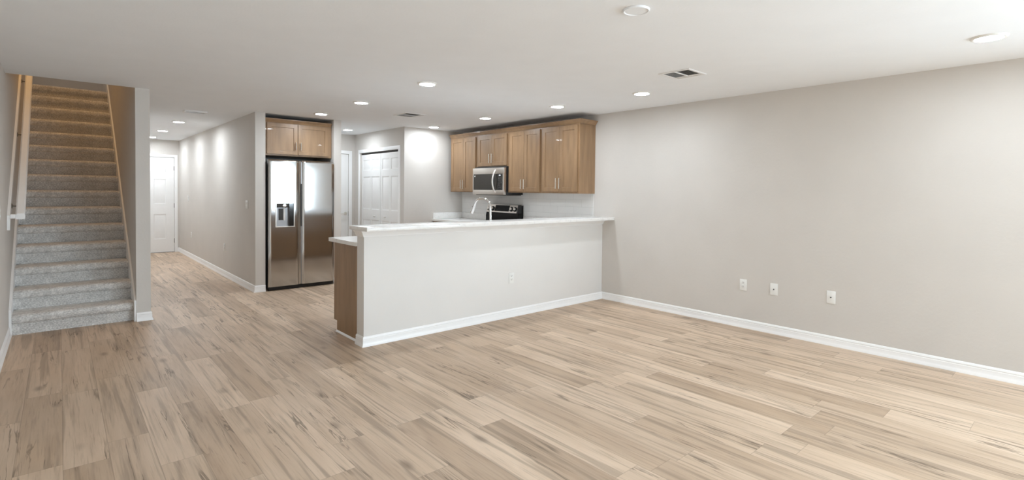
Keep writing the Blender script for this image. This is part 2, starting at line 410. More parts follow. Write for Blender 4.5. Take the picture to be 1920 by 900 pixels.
# baseboards
BASE = [(0, 0), (0.020, 0), (0.020, 0.010), (0.013, 0.026), (0.011, 0.034), (0.011, 0.060), (0.0085, 0.064), (0.0085, 0.068), (0.0105, 0.071), (0.009, 0.080), (0.004, 0.089), (0, 0.091)]
def base(name, path, side): struct(MB().sweep(path, BASE, 'trim_white', side).build(name, angle=25))
base('baseboard_right', [(XR, YB), (XR, YH)], 1)
base('baseboard_half_wall', [(XR-0.001, YH), (XH, YH), (XH, YH2)], 1)
base('baseboard_left', [(XL, YB), (XL, 6.66)], -1)
base('baseboard_column', [(XS+0.001, YS), (XC, YS), (XC, YD)], -1)
base('baseboard_hall', [(XW, YD), (XW, YF), (XW2, YF)], -1)
base('baseboard_hall_end', [(XW, YD), (HD1+0.058, YD)], 1)
base('baseboard_stub', [(XA, YF), (XA2, YF), (XA2, YK)], -1)
base('baseboard_closet', [(XP, CD0-0.062), (XP, YP), (4.74, YP)], 1)
base('baseboard_closet_rear', [(XP, YK), (XP, CD1+0.062)], 1)

# door casings (names trim_n), moulded in section
def casing(name, x0, x1, h, w, loc, rz):
    """around an opening x0..x1, 0..h, on a wall face at local y=0, facing -Y"""
    b = MB()
    prof = [(0, 0), (0, 0.012), (0.010, 0.016), (w*0.55, 0.018), (w*0.8, 0.013), (w, 0.010), (w, 0)]
    path = [(x0, 0.0), (x0, h), (x1, h), (x1, 0.0)]; vs = []; k = len(prof)
    for i, (x, z) in enumerate(path):
        sx = -1 if i < 2 else 1; sz = 1 if 0 < i < 3 else 0
        for o, d in prof: vs.append((x+sx*o, -d, z+sz*o))
    fs = [(i*k+j, i*k+(j+1) % k, (i+1)*k+(j+1) % k, (i+1)*k+j) for i in range(3) for j in range(k)] + [tuple(range(k)), tuple(3*k+j for j in range(k))]
    b.poly(vs, fs, 'trim_white')
    o = b.build(name, angle=25); o.location = loc; o.rotation_euler = (0, 0, rz); return struct(o)
casing('trim_1', HD0, HD1, HDH, 0.056, (0, YD, 0), 0)
casing('trim_2', BD0, BD1, BDH, 0.062, (0, YK, 0), 0)
casing('trim_3', -CD1, -CD0, CDH, 0.062, (XP, 0, 0), -math.pi/2)

# ------------------------------------------------------------------ doors
def six_panel(x0, x1, zs):
    w = x1-x0; st = 0.15*w/0.8; mid = (x0+x1)/2; g = 0.045
    return [(a, b, z0, z1) for a, b in ((x0+st, mid-g), (mid+g, x1-st)) for z0, z1 in zs]
ZS = [(0.295, 0.835), (1.055, 1.59), (1.745, 1.905)]
d1 = struct(MB().panel(HD0+0.004, HD1-0.004, 0.012, HDH-0.004, YD+0.012, 0.035, six_panel(HD0, HD1, ZS), 'door_white', 'raised').build('door_1', angle=20))
for z in (0.25, 1.02, 1.83):
    MB().box(HD1-0.012, HD1+0.006, YD+0.004, YD+0.0119, z-0.045, z+0.045, 'dark_metal').lathe([(0, -0.05), (0.006, -0.05), (0.006, 0.05), (0, 0.05)], (HD1-0.002, YD+0.004, z), 'z', 'dark_metal', 12).build('hinge', d1)
MB().box(HD0+0.004, HD1-0.004, YD-0.002, YD+0.04, 0.0, 0.008, 'dark_metal').build('threshold', d1)
d2 = struct(MB().panel(BD0+0.004, BD1-0.004, 0.012, BDH-0.004, YK+0.012, 0.035, six_panel(BD0, BD1, ZS), 'door_white', 'raised').build('door_2', angle=20))
hd = MB().lathe([(0, -0.012), (0.026, -0.012), (0.031, -0.004), (0.031, 0)], (4.040, YK+0.0119, 0.955), 'y', 'nickel', 24)
hd.tube([(4.040, YK+0.01, 0.955), (4.040, YK-0.035, 0.955), (4.030, YK-0.045, 0.955), (4.00, YK-0.047, 0.958), (3.96, YK-0.045, 0.952), (3.925, YK-0.043, 0.948)], [0.011, 0.011, 0.011, 0.010, 0.009, 0.007], 'nickel')
hd.build('door_handle', d2)
MB().box(BD1-0.006, BD1+0.004, YK+0.006, YK+0.0119, 0.915, 0.995, 'dark_metal').build('strike_plate', d2)
# bifold closet door: two leaves, built facing -Y then turned to face -X (local x = -world y)
d3 = struct(bpy.data.objects.new('door_3', None)); COL.objects.link(d3); d3.location = (XP, 0, 0); d3.rotation_euler = (0, 0, -math.pi/2)
for a, b, kx in ((-9.071, -8.315, -8.52), (-8.305, -7.632, -8.12)):
    w = b-a; st = 0.055; g = 0.035; mid = (a+b)/2
    pn = [(p, q, z0, z1) for p, q in ((a+st, mid-g), (mid+g, b-st)) for z0, z1 in ((0.25, 0.865), (1.055, 1.645), (1.765, 1.955))]
    lf = MB().panel(a, b, 0.02, 2.052, 0.028, 0.03, pn, 'door_white', 'raised').build('door_leaf', d3, angle=20)
    MB().lathe([(0, -0.036), (0.011, -0.034), (0.016, -0.027), (0.013, -0.018), (0.007, -0.012), (0.008, 0)], (kx, 0.0279, 0.935), 'y', 'plate_white', 20).build('knob', lf)
MB().box(-CD1, -CD0, 0.026, 0.06, CDH-0.020, CDH, 'charcoal').build('track', d3)

# ------------------------------------------------------------------ stairs
R_, TD, Y1 = 0.1943, 0.264, 6.70
SX0, SX1 = XL+0.018, XS-0.016
st = thing('staircase', ((SX0+SX1)/2, Y1, 0), 'grey carpeted staircase climbing between the left wall and the narrow wall end', 'stairs')
hw = (SX1-SX0)/2
def step_mesh():
    b = MB(); pr = [(0.0, 0.0), (0.0, R_-0.088), (-0.010, R_-0.087), (-0.026, R_-0.082), (-0.037, R_-0.070)]
    for k in range(9):
        a = math.pi - k*math.pi/2/8
        pr.append((0.000+0.042*math.cos(a), R_-0.036+0.036*math.sin(a)))
    pr += [(0.10, R_+0.001), (TD+0.004, R_), (TD+0.004, 0.0)]
    n = 24; vs = []; xs = [-hw + 2*hw*i/n for i in range(n+1)]; k = len(pr)
    for x in xs:
        e = max(0.0, 1-(hw-abs(x))/0.02)          # the nosing rounds off at both ends
        for y, z in pr: vs.append((x, y+(0.016*e*e if y < 0 else 0), z-(0.006*e*e if z > R_-0.05 else 0)))
    fs = [(i*k+j, i*k+(j+1) % k, (i+1)*k+(j+1) % k, (i+1)*k+j) for i in range(n) for j in range(k)] + [tuple(range(k)), tuple(n*k+j for j in range(k))]
    b.poly(vs, fs, 'carpet', True); return b
s0 = step_mesh().build('step', st, angle=50)
for k in range(1, 15):
    s = s0.copy(); COL.objects.link(s); s.parent = st; s.location = (0, k*TD, k*R_)
NST = 15
struct(MB().box(XL, XS, Y1+NST*TD+0.006, 12.0, NST*R_-0.25, NST*R_, 'carpet').build('floor_landing'))
def skirt(name, x0, x1, lift, y0):
    sl = R_/TD; z = lambda y: R_+lift+sl*(y-(Y1-0.03)); ye = Y1+NST*TD
    pts = [(y0, 0.0), (y0, z(y0)), (ye, z(ye)), (ye, z(ye)-0.5), (Y1+0.1, 0.0)]
    return struct(MB().prism(pts, 'x', x0, x1, 'trim_white').build(name))
skirt('trim_4', XL+0.0005, XL+0.018, 0.06, 6.662)
skirt('trim_5', XS-0.0165, XS-0.0005, 0.07, YS+0.002)

# handrail on the left wall
SL = R_/TD
hr = thing('handrail', (XL, 6.60, 1.10), 'white wooden handrail climbing the left wall beside the carpeted stairs', 'handrail')
def rail_prism(b, x0, x1, zlo, zhi, y0, y1, m):
    b.prism([(y0, zlo+SL*y0), (y1, zlo+SL*y1), (y1, zhi+SL*y1), (y0, zhi+SL*y0)], 'x', x0, x1, m); return b
RX0, RX1, RE = 0.058, 0.122, 4.2
b = MB()
pr = [(RX0, 0.000), (RX1-0.004, 0.000), (RX1, 0.006), (RX1, 0.040), (RX1-0.010, 0.052), (RX0+0.010, 0.052), (RX0, 0.040)]
k = len(pr); vs = []
for y in (0.0, RE):
    for x, z in pr: vs.append((x, y, z+SL*y))
b.poly(vs, [(j, (j+1) % k, k+(j+1) % k, k+j) for j in range(k)] + [tuple(range(k)), tuple(k+j for j in range(k))], 'trim_white')
b.build('rail', hr, angle=25)
MB().box(0.022, RX0-0.0005, 0.0, 0.045, 0.006, 0.045, 'trim_white', 0.004).build('rail_return', hr)
bb = MB(); rail_prism(bb, 0.001, 0.021, -0.085, 0.050, -0.02, RE, 'trim_white'); bb.build('backing_board', hr)
for y in (0.22, 1.25, 2.25, 3.2):
    z = SL*y
    q = MB().lathe([(0, 0.020), (0.024, 0.021), (0.024, 0.026), (0.010, 0.030), (0, 0.030)], (0, y, z-0.045), 'x', 'dark_metal', 16)
    q.tube([(0.026, y, z-0.045), (0.060, y, z-0.047), (0.084, y, z-0.036), (0.090, y, z-0.012), (0.092, y, z+0.001)], 0.007, 'dark_metal', 10)
    q.build('bracket', hr)

# ------------------------------------------------------------------ half-wall bar top, trim under it
bar = MB().box(1.968, XR-0.001, 4.098, 4.458, 1.0465, 1.083, 'quartz', 0.004).build('bar_counter')
tag(bar, 'long white speckled quartz bar counter capping the half wall', 'counter')
UNDER = [(0, 0.985-1.0), (0.008, -0.015), (0.012, -0.004), (0.020, 0.004), (0.026, 0.020), (0.040, 0.034), (0.044, 0.044), (0.044, 0.0455), (0, 0.0455)]
struct(MB().sweep([(XR-0.001, YH), (XH, YH), (XH, YH2)], UNDER, 'trim_white', 1, 1.0).build('trim_6', angle=25))

# ------------------------------------------------------------------ cabinets
def pull(parent, x, y, z0, z1, horizontal=False):
    b = MB(); yo = y-0.032
    b.tube([(x, yo, z0), (x, yo, z1)], 0.006, 'nickel', 10)
    for z in (z0+0.022, z1-0.022): b.tube([(x, y, z), (x, yo, z)], 0.0045, 'nickel', 8)
    return b.build('handle', parent)
def shaker(parent, x0, x1, z0, z1, y, handle, rail=0.058):
    d = MB().panel(x0, x1, z0, z1, y-0.020, 0.0195, [(x0+rail, x1-rail, z0+rail, z1-rail)], 'cabinet_wood').build('door', parent, angle=20)
    if handle: pull(d, *handle)
    return d
def wall_cabinet(y_far, y_near, z0, z1, doors, label, ctr, hz, zd0, zd1, depth=0.313):
    """on the right wall: local x runs from the far end towards the viewer, front faces -X"""
    w = y_far-y_near
    t = thing('wall_cabinet', (XR-0.001, y_far, z0), label, 'cabinet', -math.pi/2, 'wall cabinets along the right kitchen wall')
    h = z1-z0; b = MB()
    b.box(0, w, -depth+0.019, 0, 0, h, 'cabinet_wood')                # carcass
    f0 = -depth                                                       # face frame
    b.box(0, 0.038, f0, f0+0.019, 0, h, 'cabinet_wood'); b.box(w-0.038, w, f0, f0+0.019, 0, h, 'cabinet_wood')
    b.box(0.038, w-0.038, f0, f0+0.019, h-0.04, h, 'cabinet_wood'); b.box(0.038, w-0.038, f0, f0+0.019, 0, 0.035, 'cabinet_wood')
    b.box(w/2-0.02, w/2+0.02, f0, f0+0.019, 0.035, h-0.04, 'cabinet_wood')
    b.build('carcass', t)
    for (ya, yb), s in zip(doors, (1, -1)):
        x0, x1 = y_far-ya, y_far-yb
        hx = (x1-0.030) if s == 1 else (x0+0.030)
        shaker(t, x0, x1, zd0-z0, zd1-z0, f0-0.0003, (hx, f0-0.0203, hz[0]-z0, hz[1]-z0))
    return t
CB, CT = 1.386, 2.300
wall_cabinet(7.352, 6.612, CB, CT, ((7.318, 6.972), (6.968, 6.640)), 'far tall wooden wall cabinet, left of the microwave, nearest the plain kitchen wall', 0, (1.440, 1.590), 1.400, 2.275)
wall_cabinet(6.610, 5.838, 1.785, CT, ((6.575, 6.222), (6.218, 5.862)), 'short wooden wall cabinet directly above the microwave', 0, (1.840, 1.985), 1.802, 2.275)
wall_cabinet(5.836, 5.134, CB, CT, ((5.800, 5.482), (5.478, 5.156)), 'tall wooden wall cabinet just right of the microwave', 0, (1.442, 1.582), 1.405, 2.280)
wall_cabinet(5.132, 4.430, CB, CT, ((5.108, 4.782), (4.778, 4.456)), 'nearest wooden wall cabinet with exposed end panel beside the bare right wall', 0, (1.448, 1.590), 1.408, 2.283)
CROWN = [(0, 0), (0.008, 0), (0.012, 0.012), (0.020, 0.024), (0.034, 0.040), (0.040, 0.046), (0.040, 0.056), (0, 0.056)]
cr = MB().sweep([(XR-0.314, 7.352), (XR-0.314, 4.430), (XR-0.001, 4.430)], CROWN, 'cabinet_wood', -1, CT+0.0005).build('crown_moulding', angle=20)
tag(cr, 'wooden crown moulding along the top of the right-wall kitchen cabinets', 'moulding')

# cabinet over the refrigerator
t = thing('wall_cabinet', (XW2+0.002, 8.2, 1.872), 'two-door wooden cabinet in the alcove above the refrigerator', 'cabinet')
w = XA-XW2-0.006; h = 0.455; f0 = 7.56-8.2; b = MB()
b.box(0, w, f0+0.019, 0, 0, h, 'cabinet_wood')
b.box(0, 0.038, f0, f0+0.019, 0, h, 'cabinet_wood'); b.box(w-0.050, w, f0, f0+0.019, 0, h, 'cabinet_wood')
b.box(0.038, w-0.05, f0, f0+0.019, h-0.04, h, 'cabinet_wood'); b.box(0.038, w-0.05, f0, f0+0.019, 0, 0.03, 'cabinet_wood')
b.build('carcass', t)
shaker(t, 0.038, 0.448, 0.022, h-0.006, f0-0.0003, (0.448-0.03, f0-0.0203, 0.085, 0.195), 0.052)
shaker(t, 0.456, 0.892, 0.022, h-0.006, f0-0.0003, (0.456+0.03, f0-0.0203, 0.085, 0.195), 0.052)
cr = MB().sweep([(XW2+0.002, 7.56), (XA-0.012, 7.56)], CROWN, 'cabinet_wood', -1, 1.872+h+0.0005).build('crown_moulding', angle=20)
tag(cr, 'short wooden crown moulding on the cabinet above the refrigerator', 'moulding')

# base cabinets behind the half wall: open to the kitchen, end panel towards the hall
def base_cabinet(x, y, w, label, rz, ndoor, depth=0.585, end_mould=False):
    t = thing('base_cabinet', (x, y, 0), label, 'cabinet', rz, 'base cabinets under the kitchen counters')
    b = MB(); f0 = -depth
    b.prism([(f0+0.075, 0.0), (f0+0.075, 0.108), (f0, 0.108), (f0, 0.888), (0, 0.888), (0, 0.0)], 'x', 0, w, 'cabinet_wood')
    b.build('carcass', t)
    g = 0.012; dw = (w-g*(ndoor+1))/ndoor
    for i in range(ndoor):
        x0 = g+i*(dw+g); x1 = x0+dw
        shaker(t, x0, x1, 0.125, 0.700, f0-0.0003, ((x1-0.03 if i % 2 == 0 else x0+0.03), f0-0.0203, 0.53, 0.66))
        dr = MB().panel(x0, x1, 0.715, 0.872, f0-0.0203, 0.0195, [(x0+0.04, x1-0.04, 0.745, 0.842)], 'cabinet_wood').build('drawer', t, angle=20)
        q = MB(); xm = (x0+x1)/2; q.tube([(xm-0.065, f0-0.052, 0.793), (xm+0.065, f0-0.052, 0.793)], 0.006, 'nickel', 10)
        for xx in (xm-0.045, xm+0.045): q.tube([(xx, f0-0.0203, 0.793), (xx, f0-0.052, 0.793)], 0.0045, 'nickel', 8)
        q.build('handle', dr)
    return t
bc = base_cabinet(4.735, YH2+0.002, 4.735-2.060, 'dark wooden base cabinet behind the half wall, its plain end panel facing the hall', math.pi, 6)
qr = MB(); QR = [(0, 0), (0.016, 0), (0.0145, 0.007), (0.009, 0.013), (0, 0.016)]
qr.sweep([(2.0600, 4.462), (2.0600, YH2+0.51)], QR, 'trim_white', 1)
qr.build('trim_7'); struct(bpy.data.objects['trim_7'])
base_cabinet(XR-0.002, 5.812, 5.812-5.02, 'base cabinet in the kitchen corner right of the range, hidden behind the bar', -math.pi/2, 2, depth=0.64)
base_cabinet(XR-0.002, YP-0.022, YP-0.022-6.602, 'base cabinet left of the range beside the plain kitchen wall', -math.pi/2, 2, depth=0.62)

ct = MB().prism([(2.018, YH2+0.002), (XR-0.002, YH2+0.002), (XR-0.002, 5.812), (4.728, 5.812), (4.728, 5.055), (2.018, 5.055)], 'z', 0.8905, 0.926, 'quartz').build('countertop')
tag(ct, 'lower white quartz countertop behind the bar, its end overhanging the wooden end panel', 'counter', 'kitchen countertops')
MB().box(XR-0.024, XR-0.0025, 4.46, 5.812, 0.9265, 1.028, 'quartz', 0.002).build('backsplash_strip', ct)
ct = MB().box(4.748, XR-0.002, 6.602, YP-0.002, 0.8905, 0.926, 'quartz', 0.003).build('countertop')
tag(ct, 'white quartz countertop with low backsplash in the far kitchen corner left of the range', 'counter', 'kitchen countertops')
MB().box(4.765, XR-0.026, YP-0.024, YP-0.0025, 0.9265, 1.028, 'quartz', 0.002).box(XR-0.024, XR-0.0025, 6.602, YP-0.0025, 0.9265, 1.028, 'quartz', 0.002).build('backsplash_strip', ct)
bs = MB().box(XR-0.009, XR-0.0008, 4.447, YP-0.003, 1.029, 1.384, 'white_tile').build('tile_backsplash')
tag(bs, 'glossy white tile backsplash on the right wall under the wall cabinets', 'backsplash')

# ------------------------------------------------------------------ microwave (local: front -Y, x 0..0.776)
MW = 0.772
mw = thing('microwave', (XR-0.012, 6.612, 1.352), 'stainless microwave mounted under the short cabinet above the range', 'microwave', -math.pi/2)
f = -0.388
MB().box(0.0, MW, f+0.045, 0, 0.0, 0.4325, 'black_plastic', 0.003).build('body', mw)
MB().box(0.03, MW-0.02, f+0.05, -0.02, -0.010, -0.0003, 'black_plastic').build('underside_vent', mw)
dz0, dz1 = 0.0, 0.413
fb = MB()                                          # stainless face: strips around the glass band
fb.box(0.0, MW, f, f+0.0447, 0.318, dz1, 'stainless_warm', 0.004)
fb.box(0.0, MW, f, f+0.0447, dz0, 0.072, 'stainless_warm', 0.004)
fb.box(0.0, 0.022, f, f+0.0447, 0.072, 0.318, 'stainless_warm'); fb.box(MW-0.030, MW, f, f+0.0447, 0.072, 0.318, 'stainless_warm')
fb.build('front_frame', mw)
MB().box(0.022, MW-0.176, f+0.004, f+0.0447, 0.072, 0.318, 'black_glass').build('door_glass', mw)
cp = MB().box(MW-0.175, MW-0.030, f+0.004, f+0.0447, 0.072, 0.318, 'panel_glass').build('control_panel', mw)
MB().box(MW-0.118, MW-0.088, f+0.0025, f+0.0038, 0.290, 0.301, 'display_glow').build('display', cp)
kb = MB()
for r in range(6):
    for c in range(3): kb.box(MW-0.150+c*0.036, MW-0.124+c*0.036, f+0.0028, f+0.0038, 0.098+r*0.029, 0.116+r*0.029, 'charcoal')
kb.build('keypad', cp)
MB().lathe([(0, -0.003), (0.012, -0.003), (0.013, 0.0), (0.013, 0.001)], (0.052, f+0.0035, 0.288), 'y', 'plate_white', 20).build('badge', mw)
hp = []; hx = MW-0.205
for i in range(15):
    a = i/14; hp.append((hx+0.010*math.sin(math.pi*a)*-1, f-0.052*math.sin(math.pi*a)**0.7+0.004, 0.030+a*0.345))
MB().tube(hp, 0.014, 'stainless_warm', 14).build('handle', mw)

# ------------------------------------------------------------------ range
RW = 0.776
rg = thing('kitchen_range', (XR-0.012, 6.597, 0), 'stainless electric range against the tiled wall, only its back control panel showing', 'range', -math.pi/2)
MB().box(0.002, RW, -0.620, 0, 0.03, 0.905, 'charcoal', 0.003).build('body', rg)
MB().box(0.002, RW, -0.655, -0.04, 0.9055, 0.918, 'black_glass', 0.003).build('cooktop', rg)
od = MB().box(0.006, RW-0.004, -0.660, -0.6205, 0.20, 0.86, 'stainless_warm', 0.006).build('oven_door', rg)
MB().box(0.12, RW-0.12, -0.664, -0.6603, 0.35, 0.68, 'black_glass').build('oven_window', od)
MB().tube([(0.06, -0.661, 0.79), (0.06, -0.71, 0.79), (0.09, -0.72, 0.79), (RW-0.09, -0.72, 0.79), (RW-0.06, -0.71, 0.79), (RW-0.06, -0.661, 0.79)], 0.012, 'stainless_warm').build('handle', od)
MB().box(0.006, RW-0.004, -0.655, -0.6205, 0.05, 0.19, 'stainless_warm', 0.005).build('drawer', rg)
bp_ = MB().prism([(-0.040, 0.9185), (-0.128, 0.9185), (-0.125, 0.985), (-0.128, 1.010), (-0.112, 1.068), (-0.040, 1.068)], 'x', 0.004, RW-0.002, 'range_black')
bp_.prism([(-0.0395, 1.0682), (-0.0395, 1.186), (-0.004, 1.186), (-0.004, 0.9185), (-0.0395, 0.9185)], 'x', 0.004, RW-0.002, 'range_black')
bp_.build('back_panel', rg)
# slanted stainless control face
def slant(y0, z0, y1, z1, x0, x1, off, m, b):
    dy, dz = y1-y0, z1-z0; l = math.hypot(dy, dz); n = (-dz/l, dy/l)
    b.prism([(y0, z0), (y1, z1), (y1+n[0]*off, z1+n[1]*off), (y0+n[0]*off, z0+n[1]*off)], 'x', x0, x1, m); return b
SY0, SZ0, SY1, SZ1 = -0.124, 1.070, -0.084, 1.193
fc = MB().prism([(-0.0397, 1.0695), (SY0, 1.0695), (SY1, SZ1), (-0.0397, SZ1)], 'x', 0.006, RW-0.026, 'stainless_warm').build('control_face', rg)
MB().prism([(-0.0397, 1.0695), (SY0-0.004, 1.0695), (SY1-0.004, SZ1+0.003), (-0.0397, SZ1+0.003)], 'x', RW-0.0255, RW-0.002, 'black_plastic').build('end_cap', rg)
gp = slant(SY0+0.006, SZ0+0.020, SY1-0.003, SZ1-0.010, 0.215, 0.560, 0.003, 'range_black', MB()).build('clock_panel', rg)
slant(SY0+0.022, SZ0+0.062, SY0+0.029, SZ0+0.080, 0.385, 0.425, 0.0045, 'display_glow', MB()).build('clock_display', gp)
ny, nz = -(SZ1-SZ0), (SY1-SY0); ll = math.hypot(ny, nz); ny /= ll; nz /= ll
for x in (0.065, 0.160, 0.615, 0.700):
    c0 = Vector((x, (SY0+SY1)/2-0.002, (SZ0+SZ1)/2-0.004)); nn = Vector((0, ny, nz))
    k = MB().tube([c0, c0+nn*0.006, c0+nn*0.0061, c0+nn*0.026, c0+nn*0.030], [0.028, 0.028, 0.024, 0.022, 0.019], 'stainless_warm', 24)
    k.tube([c0-nn*0.001, c0+nn*0.012], 0.037, 'range_black', 24)
    k.build('knob', rg)

# ------------------------------------------------------------------ faucet behind the bar
fa = thing('faucet', (3.73, 4.60, 0.9265), 'chrome gooseneck pull-down faucet rising behind the bar counter', 'faucet')
MB().lathe([(0, 0), (0.030, 0), (0.030, 0.006), (0.024, 0.014), (0.022, 0.07), (0, 0.07)], (0, 0, 0), 'z', 'chrome', 28).build('base', fa)
pts = [(0, 0, 0.05), (0, 0, 0.15), (0, 0.003, 0.25), (0, 0.010, 0.30)]
for i in range(1, 15):
    a = math.radians(172-i*11.2); pts.append((0, 0.155+0.148*math.cos(a), 0.300+0.095*math.sin(a)))
MB().tube(pts, 0.0135, 'chrome', 16).build('spout', fa)
e = Vector(pts[-1]); d = (Vector(pts[-1])-Vector(pts[-2])).normalized(); d = (d+Vector((0, 0.1, -0.25))).normalized()
hdv = MB().tube([e-d*0.004, e+d*0.03, e+d*0.09, e+d*0.118, e+d*0.125], [0.0145, 0.0165, 0.0205, 0.0225, 0.019], 'chrome', 18).build('spray_head', fa)
MB().box(-0.006, 0.006, e.y+d.y*0.05+0.014, e.y+d.y*0.05+0.026, e.z+d.z*0.05-0.018, e.z+d.z*0.05+0.018, 'charcoal', 0.003).build('button', hdv)
MB().tube([(0.02, 0, 0.05), (0.045, 0, 0.055), (0.075, 0, 0.085)], [0.010, 0.009, 0.006], 'chrome').build('lever', fa)

# ------------------------------------------------------------------ refrigerator
fx0, fx1, fy = 2.135, 3.052, 7.500
rf = thing('refrigerator', (fx0, fy, 0), 'stainless side-by-side refrigerator with a dispenser standing in the alcove', 'refrigerator')
FW = fx1-fx0
MB().box(0.004, FW-0.004, 0.0, 0.70, 0.02, 1.785, 'charcoal', 0.004).build('cabinet_body', rf)
MB().box(0.01, FW-0.01, -0.035, -0.001, 0.004, 0.052, 'black_plastic', 0.003).build('kick_plate', rf)
def fridge_door(x0, x1, holes, name):
    """bowed stainless door front with rounded top edge, facing -Y; holes = dispenser cut-out (xa,xb,za,zb)"""
    n = 18; z0, z1 = 0.056, 1.812; b = MB()
    us = [x0+(x1-x0)*i/n for i in range(n+1)]
    zs = [z0 + (z1-z0)*i/60 for i in range(61)]
    if holes:
        us = sorted([u for u in us if all(abs(u-h) > 0.012 for h in holes[:2])]+list(holes[:2])); zs = sorted([z for z in zs if all(abs(z-h) > 0.012 for h in holes[2:])]+list(holes[2:]))
    zs = zs[:-1] + [z1-0.030, z1-0.016, z1-0.007, z1]
    zs = sorted(set(zs))
    def yy(u, z):
        q = (u-x0)/(x1-x0)*2-1
        y = -0.068 - 0.002*(1-q*q) + 0.0012*math.sin(9.5*z+0.4) + 0.0006*math.sin(21*z+1.0)
        ed = 1-abs(q)
        if ed < 0.05: y += 0.016*(1-ed/0.05)**2
        top = z1-z
        if top < 0.030: y += 0.034*(1-top/0.030)**2.2
        return y
    V = {}; vs = []; fs = []
    for i, u in enumerate(us):
        for j, z in enumerate(zs): V[i, j] = len(vs); vs.append((u, yy(u, z), z))
    for i in range(len(us)-1):
        for j in range(len(zs)-1):
            if holes and holes[0]-1e-6 <= us[i] and us[i+1] <= holes[1]+1e-6 and holes[2]-1e-6 <= zs[j] and zs[j+1] <= holes[3]+1e-6: continue
            fs.append((V[i, j], V[i+1, j], V[i+1, j+1], V[i, j+1]))
    B = {}
    def bk(i, j):
        if (i, j) not in B: B[i, j] = len(vs); vs.append((us[i], -0.004, zs[j]))
        return B[i, j]
    m, k = len(us)-1, len(zs)-1
    for i in range(m):
        fs.append((V[i, 0], bk(i, 0), bk(i+1, 0), V[i+1, 0])); fs.append((V[i, k], V[i+1, k], bk(i+1, k), bk(i, k)))
    for j in range(k):
        fs.append((V[0, j], V[0, j+1], bk(0, j+1), bk(0, j))); fs.append((V[m, j], bk(m, j), bk(m, j+1), V[m, j+1]))
    fs.append((bk(0, 0), bk(0, k), bk(m, k), bk(m, 0)))
    b.poly(vs, fs, 'stainless', True); return b.build(name, rf, angle=40)
sp = 2.580-fx0
DX0, DX1, DZ0, DZ1 = 2.232-fx0, 2.470-fx0, 0.888, 1.205
dl = fridge_door(0.0, sp-0.036, (DX0, DX1, DZ0, DZ1), 'freezer_door')
dr_ = fridge_door(sp+0.006, FW, None, 'door')
# bevelled grip strip along the freezer door edge, with the dark finger slot beside it
MB().prism([(sp-0.0355, -0.060), (sp-0.0355, -0.006), (sp-0.004, -0.006), (sp-0.004, -0.044)], 'z', 0.058, 1.80, 'stainless_warm').build('grip_strip', dl)
MB().box(sp-0.0035, sp+0.0055, -0.050, -0.010, 0.06, 1.79, 'dispenser_grey').build('door_gap_strip', dr_)
MB().box(sp-0.010, sp+0.0056, -0.0535, -0.0505, 0.88, 1.48, 'slot_dark').build('finger_slot', dr_)
# dispenser
ds = MB()
ds.box(DX0, DX1, -0.030, -0.006, DZ0, DZ1, 'dispenser_grey')
ds.build('dispenser', dl); ds = bpy.data.objects['dispenser']
fy0 = -0.081
fm = MB()
fm.box(DX0-0.007, DX0+0.004, fy0, -0.030, DZ0, DZ1, 'stainless_warm'); fm.box(DX1-0.003, DX1+0.006, fy0, -0.030, DZ0, DZ1, 'stainless_warm')
fm.box(DX0-0.007, DX1+0.006, fy0, -0.030, DZ1, DZ1+0.007, 'stainless_warm'); fm.box(DX0-0.007, DX1+0.008, fy0-0.012, -0.030, DZ0-0.012, DZ0, 'stainless_warm', 0.002)
fm.build('dispenser_frame', ds)
MB().box(DX0+0.175, DX1-0.003, fy0+0.006, -0.0302, DZ0+0.001, DZ1-0.001, 'panel_glass').build('touch_panel', ds)
MB().box(DX0+0.045, DX0+0.105, -0.036, -0.0302, DZ0+0.085, DZ0+0.245, 'charcoal', 0.003).build('paddle', ds)
MB().box(DX0+0.108, DX0+0.132, -0.040, -0.0302, DZ0+0.080, DZ0+0.245, 'vent_white', 0.003).build('water_guide', ds)
MB().box(DX0+0.0045, DX0+0.174, -0.066, -0.0302, DZ0+0.262, DZ1-0.001, 'charcoal', 0.006).build('nozzle_housing', ds)
MB().lathe([(0, -0.082), (0.024, -0.080), (0.030, -0.072), (0.030, -0.0605)], (DX0+0.115, 0, DZ0+0.287), 'y', 'chrome', 24).build('nozzle', ds)
for x0, x1 in ((0.02, 0.12), (FW-0.12, FW-0.02)):
    MB().box(x0, x1, -0.02, 0.06, 1.7855, 1.808, 'charcoal', 0.004).build('hinge_cover', rf)

